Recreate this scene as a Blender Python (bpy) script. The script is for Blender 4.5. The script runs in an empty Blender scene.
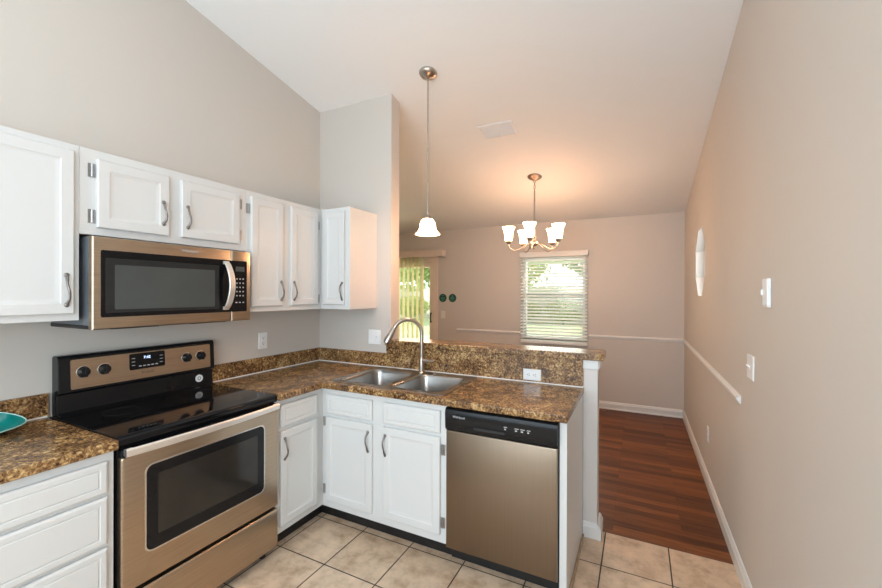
import bpy, bmesh, math, random
from mathutils import Vector, Matrix
random.seed(7)
S = bpy.context.scene
COL = S.collection
PI = math.pi

# ------------------------------------------------------------------ camera
cam_d = bpy.data.cameras.new('camera')
cam = bpy.data.objects.new('camera', cam_d)
COL.objects.link(cam)
cam_d.sensor_width = 36.0
cam_d.lens = 395.2 / 882 * 36.0
cam_d.clip_start = 0.05
cam.location = (2.464, -2.58, 1.492)
YAW, PIT, ROL = math.radians(26.62), math.radians(-0.126), math.radians(0.178)
cam.rotation_euler = (Matrix.Rotation(YAW, 3, 'Z') @ Matrix.Rotation(PI / 2 + PIT, 3, 'X')
                      @ Matrix.Rotation(ROL, 3, 'Z')).to_euler()
S.camera = cam

# ------------------------------------------------------------------ sky, lights, exposure
world = bpy.data.worlds.new('sky')
S.world = world
world.use_nodes = True
wn = world.node_tree
wn.nodes['Background'].inputs[0].default_value = (0.86, 0.93, 1.0, 1)
wn.nodes['Background'].inputs[1].default_value = 2.6

def area(name, loc, target, sx, sy, power, color):
    d = bpy.data.lights.new(name, 'AREA')
    d.shape = 'RECTANGLE'; d.size = sx; d.size_y = sy; d.energy = power; d.color = color
    o = bpy.data.objects.new(name, d); COL.objects.link(o)
    o.location = loc
    o.rotation_euler = (Vector(target) - Vector(loc)).to_track_quat('-Z', 'Y').to_euler()
    return o

def point(name, loc, power, color, radius=0.03):
    d = bpy.data.lights.new(name, 'POINT')
    d.energy = power; d.color = color; d.shadow_soft_size = radius
    o = bpy.data.objects.new(name, d); COL.objects.link(o); o.location = loc
    return o

sun_d = bpy.data.lights.new('sun', 'SUN'); sun_d.energy = 6; sun_d.angle = 0.02
sun_d.color = (1.0, 0.95, 0.85)
sun = bpy.data.objects.new('sun', sun_d); COL.objects.link(sun)
sun.rotation_euler = Vector((0.12, 0.75, -1.0)).to_track_quat('-Z', 'Y').to_euler()

# added area light for cool daylight from behind the camera; back wall is solid
area('rear_daylight_fill', (1.45, -4.25, 1.75), (1.45, 0, 1.5), 2.6, 2.3, 80, (0.67, 0.85, 1.0))
# added soft fill from high overhead, with no fixture modelled
area('overhead_fill', (1.5, -2.3, 3.25), (1.5, -2.3, 0), 1.2, 0.6, 5, (1.0, 0.97, 0.93))
# unseen fill light, added to wash the sloping ceiling and the upper walls
point('ceiling_wash_fill', (1.5, -3.3, 2.35), 10, (1.0, 0.98, 0.95), .25)
# invented fill light behind the camera, brightening the stove wall head-on
point('camera_side_fill', (2.55, -3.5, 1.55), 68, (0.68, 0.85, 1.0), .35)
# daylight of the dining window and the patio door
area('dining_window_daylight', (1.40, 3.55, 1.65), (1.4, 0, 0.9), 1.1, 1.2, 20, (1.0, 0.98, 0.93))
area('patio_door_daylight', (-1.3, 3.60, 1.25), (-0.9, 0, 0.9), 1.6, 1.9, 75, (1.0, 0.87, 0.68))

# daylight outside the octagonal window
area('octagon_window_daylight', (3.75, 1.63, 1.85), (2.9, 1.63, 1.775), 0.7, 0.7, 22, (0.98, 0.99, 1.0))

S.view_settings.view_transform = 'Standard'
S.view_settings.look = 'None'
S.view_settings.gamma = 1
S.view_settings.use_curve_mapping = False
S.view_settings.exposure = 0.0

# ------------------------------------------------------------------ materials
def new_mat(name):
    m = bpy.data.materials.new(name); m.use_nodes = True
    nt = m.node_tree
    return m, nt, nt.nodes['Principled BSDF']

def pbr(name, color, rough=0.5, metal=0.0, bump=0.0, bscale=200, var=0.0, vscale=6, stretch=None,
        spec=None, coat=0.0, alpha=1.0, bdist=0.002):
    m, nt, b = new_mat(name)
    b.inputs['Base Color'].default_value = (*color, 1)
    b.inputs['Roughness'].default_value = rough
    b.inputs['Metallic'].default_value = metal
    if spec is not None: b.inputs['Specular IOR Level'].default_value = spec
    if coat: b.inputs['Coat Weight'].default_value = coat
    if bump or var:
        tc = nt.nodes.new('ShaderNodeTexCoord')
        mp = nt.nodes.new('ShaderNodeMapping')
        nt.links.new(tc.outputs['Object'], mp.inputs[0])
        if stretch: mp.inputs['Scale'].default_value = stretch
    if bump:
        n = nt.nodes.new('ShaderNodeTexNoise'); n.inputs['Scale'].default_value = bscale
        n.inputs['Detail'].default_value = 3
        nt.links.new(mp.outputs[0], n.inputs['Vector'])
        bp = nt.nodes.new('ShaderNodeBump'); bp.inputs['Strength'].default_value = bump
        bp.inputs['Distance'].default_value = bdist
        nt.links.new(n.outputs['Fac'], bp.inputs['Height'])
        nt.links.new(bp.outputs[0], b.inputs['Normal'])
    if var:
        n2 = nt.nodes.new('ShaderNodeTexNoise'); n2.inputs['Scale'].default_value = vscale
        n2.inputs['Detail'].default_value = 4
        nt.links.new(mp.outputs[0], n2.inputs['Vector'])
        r = nt.nodes.new('ShaderNodeValToRGB')
        r.color_ramp.elements[0].position = 0.3; r.color_ramp.elements[1].position = 0.7
        r.color_ramp.elements[0].color = (*[c * (1 - var) for c in color], 1)
        r.color_ramp.elements[1].color = (*[min(1, c * (1 + var)) for c in color], 1)
        nt.links.new(n2.outputs['Fac'], r.inputs[0])
        nt.links.new(r.outputs[0], b.inputs['Base Color'])
    return m

def emit(name, color, strength):
    m, nt, b = new_mat(name)
    b.inputs['Base Color'].default_value = (*color, 1)
    b.inputs['Emission Color'].default_value = (*color, 1)
    b.inputs['Emission Strength'].default_value = strength
    b.inputs['Roughness'].default_value = 0.3
    return m

def ramp(nt, stops):
    r = nt.nodes.new('ShaderNodeValToRGB')
    e = r.color_ramp.elements
    while len(e) < len(stops): e.new(0.5)
    for i, (p, c) in enumerate(stops):
        e[i].position = p; e[i].color = (*c, 1)
    return r

def laminate():
    m, nt, b = new_mat('granite_laminate')
    tc = nt.nodes.new('ShaderNodeTexCoord')
    geo = nt.nodes.new('ShaderNodeNewGeometry')
    n0 = nt.nodes.new('ShaderNodeTexNoise'); n0.inputs['Scale'].default_value = 9
    n0.inputs['Detail'].default_value = 5; n0.inputs['Distortion'].default_value = 1.2
    n1 = nt.nodes.new('ShaderNodeTexNoise'); n1.inputs['Scale'].default_value = 50
    n1.inputs['Detail'].default_value = 6; n1.inputs['Roughness'].default_value = 0.7
    n1.inputs['Distortion'].default_value = 1.6
    v = nt.nodes.new('ShaderNodeTexVoronoi'); v.inputs['Scale'].default_value = 75
    for n in (n0, n1, v): nt.links.new(geo.outputs['Position'], n.inputs['Vector'])
    mx = nt.nodes.new('ShaderNodeMath'); mx.operation = 'MULTIPLY_ADD'
    nt.links.new(n0.outputs['Fac'], mx.inputs[0]); mx.inputs[1].default_value = 0.42
    nt.links.new(n1.outputs['Fac'], mx.inputs[2])
    mv = nt.nodes.new('ShaderNodeMath'); mv.operation = 'MULTIPLY_ADD'
    nt.links.new(v.outputs['Distance'], mv.inputs[0]); mv.inputs[1].default_value = 0.18
    nt.links.new(mx.outputs[0], mv.inputs[2])
    r = ramp(nt, [(0.60, (0.014, 0.008, 0.004)), (0.69, (0.080, 0.036, 0.014)),
                  (0.79, (0.20, 0.098, 0.038)), (0.88, (0.38, 0.22, 0.085)), (0.98, (0.66, 0.45, 0.21))])
    nt.links.new(mv.outputs[0], r.inputs[0])
    nt.links.new(r.outputs[0], b.inputs['Base Color'])
    b.inputs['Roughness'].default_value = 0.22
    return m

def tile():
    m, nt, b = new_mat('beige_ceramic_tile')
    geo = nt.nodes.new('ShaderNodeNewGeometry')
    mp = nt.nodes.new('ShaderNodeMapping')
    nt.links.new(geo.outputs['Position'], mp.inputs[0])
    mp.inputs['Location'].default_value = (-0.926 + 0.34 * 20 + 0.003, -0.0957 + 0.34 * 20 + 0.003, 0)
    br = nt.nodes.new('ShaderNodeTexBrick')
    br.offset = 0; br.squash = 1
    br.inputs['Scale'].default_value = 1
    br.inputs['Brick Width'].default_value = 0.34; br.inputs['Row Height'].default_value = 0.34
    br.inputs['Mortar Size'].default_value = 0.0040; br.inputs['Mortar Smooth'].default_value = 0.3
    br.inputs['Bias'].default_value = 0
    br.inputs['Color1'].default_value = (0.66, 0.48, 0.335, 1)
    br.inputs['Color2'].default_value = (0.76, 0.565, 0.405, 1)
    br.inputs['Mortar'].default_value = (0.045, 0.028, 0.018, 1)
    nt.links.new(mp.outputs[0], br.inputs['Vector'])
    n = nt.nodes.new('ShaderNodeTexNoise'); n.inputs['Scale'].default_value = 9
    n.inputs['Detail'].default_value = 7; n.inputs['Roughness'].default_value = 0.65
    nt.links.new(geo.outputs['Position'], n.inputs['Vector'])
    r = ramp(nt, [(0.32, (0.62, 0.54, 0.47)), (0.52, (0.93, 0.93, 0.92)), (0.72, (1.12, 1.11, 1.08))])
    nt.links.new(n.outputs['Fac'], r.inputs[0])
    mul = nt.nodes.new('ShaderNodeMix'); mul.data_type = 'RGBA'; mul.blend_type = 'MULTIPLY'
    mul.inputs[0].default_value = 1
    nt.links.new(br.outputs['Color'], mul.inputs[6]); nt.links.new(r.outputs[0], mul.inputs[7])
    nt.links.new(mul.outputs[2], b.inputs['Base Color'])
    bp = nt.nodes.new('ShaderNodeBump'); bp.invert = True
    bp.inputs['Strength'].default_value = 0.6; bp.inputs['Distance'].default_value = 0.003
    nt.links.new(br.outputs['Fac'], bp.inputs['Height'])
    nt.links.new(bp.outputs[0], b.inputs['Normal'])
    b.inputs['Roughness'].default_value = 0.38
    return m

def wood_floor():
    m, nt, b = new_mat('reddish_plank_floor')
    geo = nt.nodes.new('ShaderNodeNewGeometry')
    mp = nt.nodes.new('ShaderNodeMapping'); mp.inputs['Location'].default_value = (20, 20, 0)
    nt.links.new(geo.outputs['Position'], mp.inputs[0])
    br = nt.nodes.new('ShaderNodeTexBrick'); br.offset = 0.37; br.offset_frequency = 2
    br.inputs['Scale'].default_value = 1
    br.inputs['Brick Width'].default_value = 0.62; br.inputs['Row Height'].default_value = 0.066
    br.inputs['Mortar Size'].default_value = 0.0008; br.inputs['Bias'].default_value = 0
    br.inputs['Color1'].default_value = (0.095, 0.024, 0.006, 1)
    br.inputs['Color2'].default_value = (0.27, 0.085, 0.022, 1)
    br.inputs['Mortar'].default_value = (0.04, 0.012, 0.005, 1)
    nt.links.new(mp.outputs[0], br.inputs['Vector'])
    mp2 = nt.nodes.new('ShaderNodeMapping'); mp2.inputs['Scale'].default_value = (2.5, 40, 1)
    nt.links.new(geo.outputs['Position'], mp2.inputs[0])
    n = nt.nodes.new('ShaderNodeTexNoise'); n.inputs['Scale'].default_value = 1.5
    n.inputs['Detail'].default_value = 6; n.inputs['Distortion'].default_value = 0.6
    nt.links.new(mp2.outputs[0], n.inputs['Vector'])
    r = ramp(nt, [(0.3, (0.62, 0.56, 0.5)), (0.6, (1.1, 1.1, 1.1))])
    nt.links.new(n.outputs['Fac'], r.inputs[0])
    mul = nt.nodes.new('ShaderNodeMix'); mul.data_type = 'RGBA'; mul.blend_type = 'MULTIPLY'
    mul.inputs[0].default_value = 1
    nt.links.new(br.outputs['Color'], mul.inputs[6]); nt.links.new(r.outputs[0], mul.inputs[7])
    nt.links.new(mul.outputs[2], b.inputs['Base Color'])
    b.inputs['Roughness'].default_value = 0.42
    b.inputs['Specular IOR Level'].default_value = 0.3
    return m

def glass():
    m = bpy.data.materials.new('clear_glass'); m.use_nodes = True
    nt = m.node_tree; nt.nodes.clear()
    out = nt.nodes.new('ShaderNodeOutputMaterial'); mix = nt.nodes.new('ShaderNodeMixShader')
    tr = nt.nodes.new('ShaderNodeBsdfTransparent'); gl = nt.nodes.new('ShaderNodeBsdfGlossy')
    tr.inputs[0].default_value = (0.96, 0.98, 0.97, 1); gl.inputs['Roughness'].default_value = 0.02
    mix.inputs[0].default_value = 0.06
    nt.links.new(tr.outputs[0], mix.inputs[1]); nt.links.new(gl.outputs[0], mix.inputs[2])
    nt.links.new(mix.outputs[0], out.inputs[0])
    return m

def translucent(name, color, amount=0.5):
    m = bpy.data.materials.new(name); m.use_nodes = True
    nt = m.node_tree; nt.nodes.clear()
    out = nt.nodes.new('ShaderNodeOutputMaterial'); mix = nt.nodes.new('ShaderNodeMixShader')
    a = nt.nodes.new('ShaderNodeBsdfDiffuse'); t = nt.nodes.new('ShaderNodeBsdfTranslucent')
    a.inputs[0].default_value = (*color, 1); t.inputs[0].default_value = (*color, 1)
    mix.inputs[0].default_value = amount
    nt.links.new(a.outputs[0], mix.inputs[1]); nt.links.new(t.outputs[0], mix.inputs[2])
    nt.links.new(mix.outputs[0], out.inputs[0])
    return m

def steel(name, color, rough, axis_scale, var=0.10):
    m, nt, b = new_mat(name)
    geo = nt.nodes.new('ShaderNodeNewGeometry')
    mp = nt.nodes.new('ShaderNodeMapping'); mp.inputs['Scale'].default_value = axis_scale
    nt.links.new(geo.outputs['Position'], mp.inputs[0])
    n = nt.nodes.new('ShaderNodeTexNoise'); n.inputs['Scale'].default_value = 1
    n.inputs['Detail'].default_value = 3
    nt.links.new(mp.outputs[0], n.inputs['Vector'])
    r = ramp(nt, [(0.3, tuple(c * (1 - var) for c in color)), (0.7, tuple(c * (1 + var) for c in color))])
    nt.links.new(n.outputs['Fac'], r.inputs[0]); nt.links.new(r.outputs[0], b.inputs['Base Color'])
    # faint large smudges in the polish
    n2 = nt.nodes.new('ShaderNodeTexNoise'); n2.inputs['Scale'].default_value = 4
    nt.links.new(geo.outputs['Position'], n2.inputs['Vector'])
    rr = nt.nodes.new('ShaderNodeMapRange'); rr.inputs[3].default_value = rough * 0.85
    rr.inputs[4].default_value = rough * 1.2
    nt.links.new(n2.outputs['Fac'], rr.inputs[0]); nt.links.new(rr.outputs[0], b.inputs['Roughness'])
    b.inputs['Metallic'].default_value = 1.0
    return m

M = {}
M['wall'] = pbr('greige_wall_paint', (0.62, 0.565, 0.508), 0.62, bump=0.12, bscale=160)
M['ceiling'] = pbr('white_ceiling_paint', (0.86, 0.86, 0.85), 0.8, bump=0.25, bscale=90)
M['cab'] = pbr('white_cabinet_paint', (0.68, 0.67, 0.65), 0.36, bump=0.10, bscale=14, stretch=(6, 6, 0.6))
M['trim'] = pbr('white_trim_paint', (0.75, 0.735, 0.71), 0.35, bump=0.03, bscale=60)
M['laminate'] = laminate()
M['tile'] = tile()
M['woodfloor'] = wood_floor()
M['glass'] = glass()
M['steel'] = steel('bronze_toned_steel', (0.49, 0.385, 0.285), 0.30, (3, 3, 260))
M['steel_v'] = steel('dishwasher_steel', (0.265, 0.203, 0.147), 0.36, (260, 260, 2), 0.04)
M['chrome'] = steel('bright_brushed_steel', (0.80, 0.77, 0.74), 0.24, (4, 4, 200), 0.04)
M['sinksteel'] = steel('sink_steel', (0.42, 0.405, 0.39), 0.28, (120, 6, 6), 0.05)
M['nickel'] = pbr('brushed_nickel', (0.50, 0.44, 0.385), 0.28, 1.0, var=0.06, vscale=40)
M['pewter'] = pbr('antique_pewter', (0.24, 0.22, 0.21), 0.32, 1.0, var=0.2, vscale=60)
M['handle_steel'] = steel('pale_handle_steel', (0.92, 0.88, 0.84), 0.42, (4, 4, 200), 0.03)
M['hinge'] = pbr('hinge_nickel', (0.42, 0.42, 0.42), 0.35, 1.0, var=0.1, vscale=60)
M['black_glass'] = pbr('black_ceramic_glass', (0.005, 0.005, 0.006), 0.07, spec=0.28, var=0.1, vscale=3)
M['black'] = pbr('black_enamel', (0.009, 0.009, 0.010), 0.18, spec=0.3, var=0.1, vscale=5)
M['black_matte'] = pbr('black_plastic', (0.014, 0.014, 0.015), 0.42, var=0.15, vscale=10)
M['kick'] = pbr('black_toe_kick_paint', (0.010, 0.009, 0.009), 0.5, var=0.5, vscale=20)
M['grey_case'] = pbr('grey_painted_steel', (0.13, 0.145, 0.16), 0.35, var=0.1, vscale=12)
M['oven_glass'] = pbr('dark_oven_glass', (0.028, 0.024, 0.020), 0.08, var=0.2, vscale=5)
M['mw_glass'] = pbr('smoky_microwave_glass', (0.060, 0.066, 0.064), 0.14, var=0.1, vscale=4)
M['rail_grey'] = pbr('grey_vinyl', (0.34, 0.35, 0.35), 0.5, var=0.05, vscale=8)
M['trim_warm'] = pbr('warm_white_board_paint', (0.68, 0.635, 0.60), 0.4, bump=0.05, bscale=60)
M['mw_tint'] = pbr('tinted_glass_border', (0.022, 0.022, 0.022), 0.12, spec=0.3, var=0.1, vscale=4)
M['white_plastic'] = pbr('white_plastic', (0.84, 0.84, 0.83), 0.35, var=0.02, vscale=10)
M['ivory_plastic'] = pbr('ivory_plastic', (0.78, 0.74, 0.68), 0.35, var=0.02, vscale=10)
M['slot'] = pbr('dark_slot', (0.05, 0.05, 0.06), 0.5, var=0.1, vscale=10)
M['print'] = pbr('grey_print', (0.55, 0.55, 0.55), 0.5, var=0.05, vscale=20)
M['print_dark'] = pbr('dark_print', (0.12, 0.09, 0.07), 0.5, var=0.05, vscale=20)
M['caulk'] = pbr('white_caulk', (0.80, 0.78, 0.74), 0.5, bump=0.2, bscale=40)
M['shoe'] = pbr('stained_wood_shoe', (0.36, 0.24, 0.15), 0.45, var=0.25, vscale=30)
M['clock'] = emit('clock_digits', (0.55, 0.68, 1.0), 2.2)
M['shade'] = emit('glowing_frosted_glass', (1.0, 0.55, 0.28), 31)
M['bulb'] = emit('lit_bulb', (1.0, 0.9, 0.75), 6)
M['blind'] = translucent('white_blind_slat', (0.88, 0.88, 0.86), 0.42)
M['vblind'] = translucent('cream_vertical_slat', (0.76, 0.74, 0.55), 0.45)
M['valance'] = pbr('beige_valance', (0.72, 0.60, 0.50), 0.5, var=0.03, vscale=8)
M['casing'] = pbr('beige_door_paint', (0.80, 0.66, 0.56), 0.5, var=0.03, vscale=8)
M['teal'] = pbr('glossy_teal_plastic', (0.0, 0.18, 0.16), 0.15, var=0.15, vscale=12)
M['teal_pale'] = pbr('pale_teal_edge', (0.45, 0.78, 0.70), 0.3, var=0.05, vscale=12)
M['green_disc'] = pbr('dark_green_disc', (0.006, 0.07, 0.05), 0.35, var=0.3, vscale=90)
M['green_print'] = pbr('pale_green_print', (0.10, 0.30, 0.22), 0.4, var=0.1, vscale=60)
M['grass'] = pbr('lawn_green', (0.42, 0.50, 0.27), 0.9, var=0.25, vscale=1.5)
M['leaf'] = translucent('tree_leaf', (0.34, 0.44, 0.18), 0.5)
M['leaf_b'] = translucent('bush_leaf', (0.46, 0.52, 0.24), 0.5)
M['bark'] = pbr('bark', (0.16, 0.12, 0.09), 0.9, bump=0.5, bscale=30)
M['stucco'] = pbr('pale_stucco', (0.74, 0.72, 0.66), 0.8, bump=0.3, bscale=60)
M['fence'] = pbr('pale_fence_wood', (0.72, 0.69, 0.62), 0.8, var=0.2, vscale=12, stretch=(8, 8, 1))

M['shade_inner'] = emit('frosted_glass_inside', (1.0, 0.72, 0.50), 5)

# ------------------------------------------------------------------ mesh helpers
WL = {}   # world location of every root / part origin

class MB:
    """collects shapes in world coordinates, then links them as one mesh object"""
    def __init__(s): s.bm = bmesh.new(); s.T = Matrix.Identity(4)
    def _v(s, p): return s.bm.verts.new(s.T @ Vector(p))
    def _f(s, vs):
        try: return s.bm.faces.new(vs)
        except ValueError: return None
    def box(s, x0, y0, z0, x1, y1, z1):
        x0, x1 = min(x0, x1), max(x0, x1); y0, y1 = min(y0, y1), max(y0, y1); z0, z1 = min(z0, z1), max(z0, z1)
        v = [s._v(p) for p in ((x0, y0, z0), (x1, y0, z0), (x1, y1, z0), (x0, y1, z0),
                               (x0, y0, z1), (x1, y0, z1), (x1, y1, z1), (x0, y1, z1))]
        for q in ((3, 2, 1, 0), (4, 5, 6, 7), (0, 1, 5, 4), (1, 2, 6, 5), (2, 3, 7, 6), (3, 0, 4, 7)):
            s._f([v[i] for i in q])
        return s
    def rings(s, rings, cap0=True, cap1=True, closed=False):
        vs = [[s._v(p) for p in r] for r in rings]
        n = len(vs[0])
        pairs = list(zip(vs, vs[1:])) + ([(vs[-1], vs[0])] if closed else [])
        for a, b in pairs:
            for i in range(n):
                s._f([a[i], a[(i + 1) % n], b[(i + 1) % n], b[i]])
        if not closed:
            if cap0: s._f(list(reversed(vs[0])))
            if cap1: s._f(vs[-1])
        return s
    def lathe(s, prof, c=(0, 0, 0), axis=(0, 0, 1), n=28, cap0=True, cap1=True):
        q = Vector(axis).normalized().to_track_quat('Z', 'Y').to_matrix() if tuple(axis) != (0, 0, 1) else Matrix.Identity(3)
        rs = []
        for r, h in prof:
            rs.append([Vector(c) + q @ Vector((r * math.cos(2 * PI * i / n), r * math.sin(2 * PI * i / n), h)) for i in range(n)])
        return s.rings(rs, cap0, cap1)
    def tube(s, pts, rad, n=10, sx=1.0, up=None):
        pts = [Vector(p) for p in pts]
        rs = []
        prev = None
        for i, p in enumerate(pts):
            d = (pts[min(i + 1, len(pts) - 1)] - pts[max(i - 1, 0)]).normalized()
            if up is not None: a = Vector(up).cross(d)
            elif prev is not None: a = prev - d * prev.dot(d)
            else: a = d.cross(Vector((0.31, 0.77, 0.55)))
            a.normalize(); prev = a; b = d.cross(a)
            r = rad[i] if isinstance(rad, (list, tuple)) else rad
            rs.append([p + a * (r * sx * math.cos(2 * PI * k / n)) + b * (r * math.sin(2 * PI * k / n)) for k in range(n)])
        return s.rings(rs)
    def poly(s, outer, holes, t, fr=None):
        """flat outline (u,v) with holes, extruded by t along the frame's third axis"""
        fr = fr or Matrix.Identity(4)
        T0 = s.T; s.T = T0 @ fr
        ed = []; keep = []
        for loop in [outer] + list(holes):
            vs = [s._v((u, v, 0)) for u, v in loop]; keep += vs
            for i in range(len(vs)): ed.append(s.bm.edges.new((vs[i], vs[(i + 1) % len(vs)])))
        g = bmesh.ops.triangle_fill(s.bm, use_beauty=True, use_dissolve=True, edges=ed)
        fs = [f for f in g['geom'] if isinstance(f, bmesh.types.BMFace)]
        e = bmesh.ops.extrude_face_region(s.bm, geom=fs)
        nv = [v for v in e['geom'] if isinstance(v, bmesh.types.BMVert)]
        d = (s.T.to_3x3() @ Vector((0, 0, t)))
        bmesh.ops.translate(s.bm, verts=nv, vec=d)
        s.T = T0
        return s
    def build(s, name, mat, parent=None, bevel=0.0, seg=2, smooth=False, ang=35):
        bmesh.ops.recalc_face_normals(s.bm, faces=s.bm.faces[:])
        o3 = WL.get(parent.name, Vector((0, 0, 0))) if parent else None
        me = bpy.data.meshes.new(name)
        if o3 is None:
            xs = [v.co for v in s.bm.verts]
            o3 = Vector(((min(c.x for c in xs) + max(c.x for c in xs)) / 2, (min(c.y for c in xs) + max(c.y for c in xs)) / 2, min(c.z for c in xs)))
            loc = o3
        else: loc = Vector((0, 0, 0))
        bmesh.ops.translate(s.bm, verts=s.bm.verts[:], vec=-o3)
        s.bm.to_mesh(me); s.bm.free()
        o = bpy.data.objects.new(name, me); COL.objects.link(o)
        me.materials.append(M[mat] if isinstance(mat, str) else mat)
        o.location = loc
        if parent: o.parent = parent
        WL[o.name] = o3.copy()
        if bevel:
            b = o.modifiers.new('bevel', 'BEVEL'); b.width = bevel; b.segments = seg
            b.limit_method = 'ANGLE'; b.angle_limit = math.radians(30)
        if smooth:
            for p in me.polygons: p.use_smooth = True
            try: me.set_sharp_from_angle(angle=math.radians(ang))
            except Exception: pass
        return o

def box(*a): return MB().box(*a)

def thing(name, label, cat, loc=(0, 0, 0), group=None):
    o = bpy.data.objects.new(name, None); COL.objects.link(o)
    o.empty_display_size = 0.05
    o.location = loc; WL[o.name] = Vector(loc)
    return tag(o, label, cat, group)

def tag(o, label, cat, group=None, kind=None):
    o['label'] = label; o['category'] = cat
    if group: o['group'] = group
    if kind: o['kind'] = kind
    return o

def struct(o, label=None):
    o['kind'] = 'structure'
    if label: o['label'] = label
    return o

def frame(origin, u, n):
    """local frame on a vertical face: u along the face, v up, n outward"""
    u = Vector(u); n = Vector(n); v = Vector((0, 0, 1))
    m = Matrix.Identity(4)
    for i in range(3):
        m[i][0] = u[i]; m[i][1] = v[i]; m[i][2] = n[i]; m[i][3] = origin[i]
    return m

FX = lambda x: frame((x, 0, 0), (0, 1, 0), (1, 0, 0))      # faces +x : u = y, v = z
FY = lambda y: frame((0, y, 0), (1, 0, 0), (0, -1, 0))     # faces -y : u = x, v = z
GX = lambda x: frame((x, 0, 0), (0, -1, 0), (-1, 0, 0))    # faces -x : u = -y, v = z

def rect(u0, v0, u1, v1, i=0, d=0):
    return [(u0 + i, v0 + i, d), (u1 - i, v0 + i, d), (u1 - i, v1 - i, d), (u0 + i, v1 - i, d)]

def rrect(u0, v0, u1, v1, r, d=0, k=6):
    out = []
    for cx, cy, a0 in ((u1 - r, v0 + r, -PI / 2), (u1 - r, v1 - r, 0), (u0 + r, v1 - r, PI / 2), (u0 + r, v0 + r, PI)):
        for j in range(k + 1):
            a = a0 + PI / 2 * j / k
            out.append((cx + r * math.cos(a), cy + r * math.sin(a), d))
    return out

def panel_door(name, fr, u0, v0, u1, v1, parent, style='door', t=0.019):
    mb = MB(); mb.T = fr
    if style == 'door':
        prof = [(0, 0), (0, t - 0.004), (0.004, t), (0.043, t), (0.046, t - 0.002), (0.060, t - 0.0055),
                (0.066, t - 0.0060)]
    else:
        prof = [(0, 0), (0, t - 0.006), (0.003, t - 0.003), (0.009, t), (0.025, t), (0.0275, t - 0.0035), (0.030, t - 0.0035), (0.034, t - 0.0005)]
    mb.rings([rect(u0, v0, u1, v1, i, d) for i, d in prof])
    return mb.build(name, 'cab', parent, smooth=True, ang=12)

def pull(fr, u, v0, v1, d, parent):
    """small arched cabinet pull, vertical"""
    mb = MB(); mb.T = fr
    pts = []; rad = []
    n = 16; h = v1 - v0
    for i in range(n + 1):
        t = i / n
        z = 0.024 * math.sin(PI * min(1, max(0, (t - 0.0)))) ** 0.6 if 0 < t < 1 else 0.004
        w = 0.004 * math.sin(2 * PI * t)
        pts.append((u + w, v0 + h * t, d + z))
        rad.append(0.0062 if t in (0, 1) else 0.0036 + 0.0022 * abs(math.cos(PI * t)) ** 3 + 0.0014 * math.sin(PI * t) ** 8)
    mb.tube(pts, rad, 8)
    for v in (v0 - 0.004, v1 + 0.004):
        mb.lathe([(0.0095, 0), (0.0095, 0.002), (0.006, 0.005), (0.002, 0.006)], (u, v, d), n=12)
    return mb.build('handle', 'pewter', parent, smooth=True, ang=60)

def hinge(fr, u, v, d, parent):
    mb = MB(); mb.T = fr
    mb.box(u - 0.0145, v - 0.030, d, u + 0.0145, v + 0.030, d + 0.0025)
    mb.rings([[(u + 0.0045 * math.cos(a), v - 0.028, d + 0.004 + 0.0045 * math.sin(a)) for a in [2 * PI * k / 10 for k in range(10)]],
              [(u + 0.0045 * math.cos(a), v + 0.028, d + 0.004 + 0.0045 * math.sin(a)) for a in [2 * PI * k / 10 for k in range(10)]]])
    return mb.build('hinge', 'hinge', parent)

FONT = None
def text(name, s, size, fr, u, v, d, mat, parent, extrude=0.0004, align='CENTER'):
    cu = bpy.data.curves.new(name + '_c', 'FONT'); cu.body = s; cu.size = size
    cu.align_x = align; cu.align_y = 'CENTER'; cu.extrude = extrude
    t = bpy.data.objects.new(name + '_c', cu); COL.objects.link(t)
    bpy.context.view_layer.update()
    dg = bpy.context.evaluated_depsgraph_get()
    me = bpy.data.meshes.new_from_object(t.evaluated_get(dg))
    bpy.data.objects.remove(t); bpy.data.curves.remove(cu)
    wl = WL.get(parent.name, Vector((0, 0, 0)))
    me.transform(Matrix.Translation(-wl) @ fr @ Matrix.Translation((u, v, d)))
    me.materials.clear(); me.materials.append(M[mat])
    o = bpy.data.objects.new(name, me); COL.objects.link(o); o.parent = parent
    WL[o.name] = wl.copy()
    return o

# ------------------------------------------------------------------ room shell
XR = 2.952; YF = 2.973; YB = -4.4; XL = -2.7
cz = lambda y: 3.045 - 0.1905 * y
TILE_Y = 0.0957

def floor_poly(pts, z0, z1):
    mb = MB(); mb.T = Matrix.Translation((0, 0, z0)); mb.poly(pts, [], z1 - z0); return mb

struct(floor_poly([(-0.1, YB - .12), (XR + .12, YB - .12), (XR + .12, TILE_Y), (-0.1, TILE_Y)], -0.1, 0).build('floor', 'tile'),
       'beige square ceramic tiles of the kitchen floor')
struct(floor_poly([(XL - .12, TILE_Y), (XR + .12, TILE_Y), (XR + .12, YF + .14), (XL - .12, YF + .14)], -0.1, 0).build('floor_wood', 'woodfloor'),
       'reddish brown plank floor of the dining room')
# ceiling, one sloping slab
mb = MB()
y0, y1 = YB - .12, YF + .14
mb.rings([[(XL - .12, y, cz(y)), (XR + .12, y, cz(y)), (XR + .12, y, cz(y) + .1), (XL - .12, y, cz(y) + .1)] for y in (y0, y1)])
struct(mb.build('ceiling', 'ceiling'), 'white sloping ceiling')

mb = MB(); mb.poly([(YB, 0), (0, 0), (0, cz(0)), (YB, cz(YB))], [], -0.1, FX(0))
struct(mb.build('wall_left', 'wall'))
mb = MB(); mb.poly([(XL, 0), (0.735, 0), (0.735, cz(0) - 0.0), (XL, cz(0))], [], -0.114, FY(0))
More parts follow.
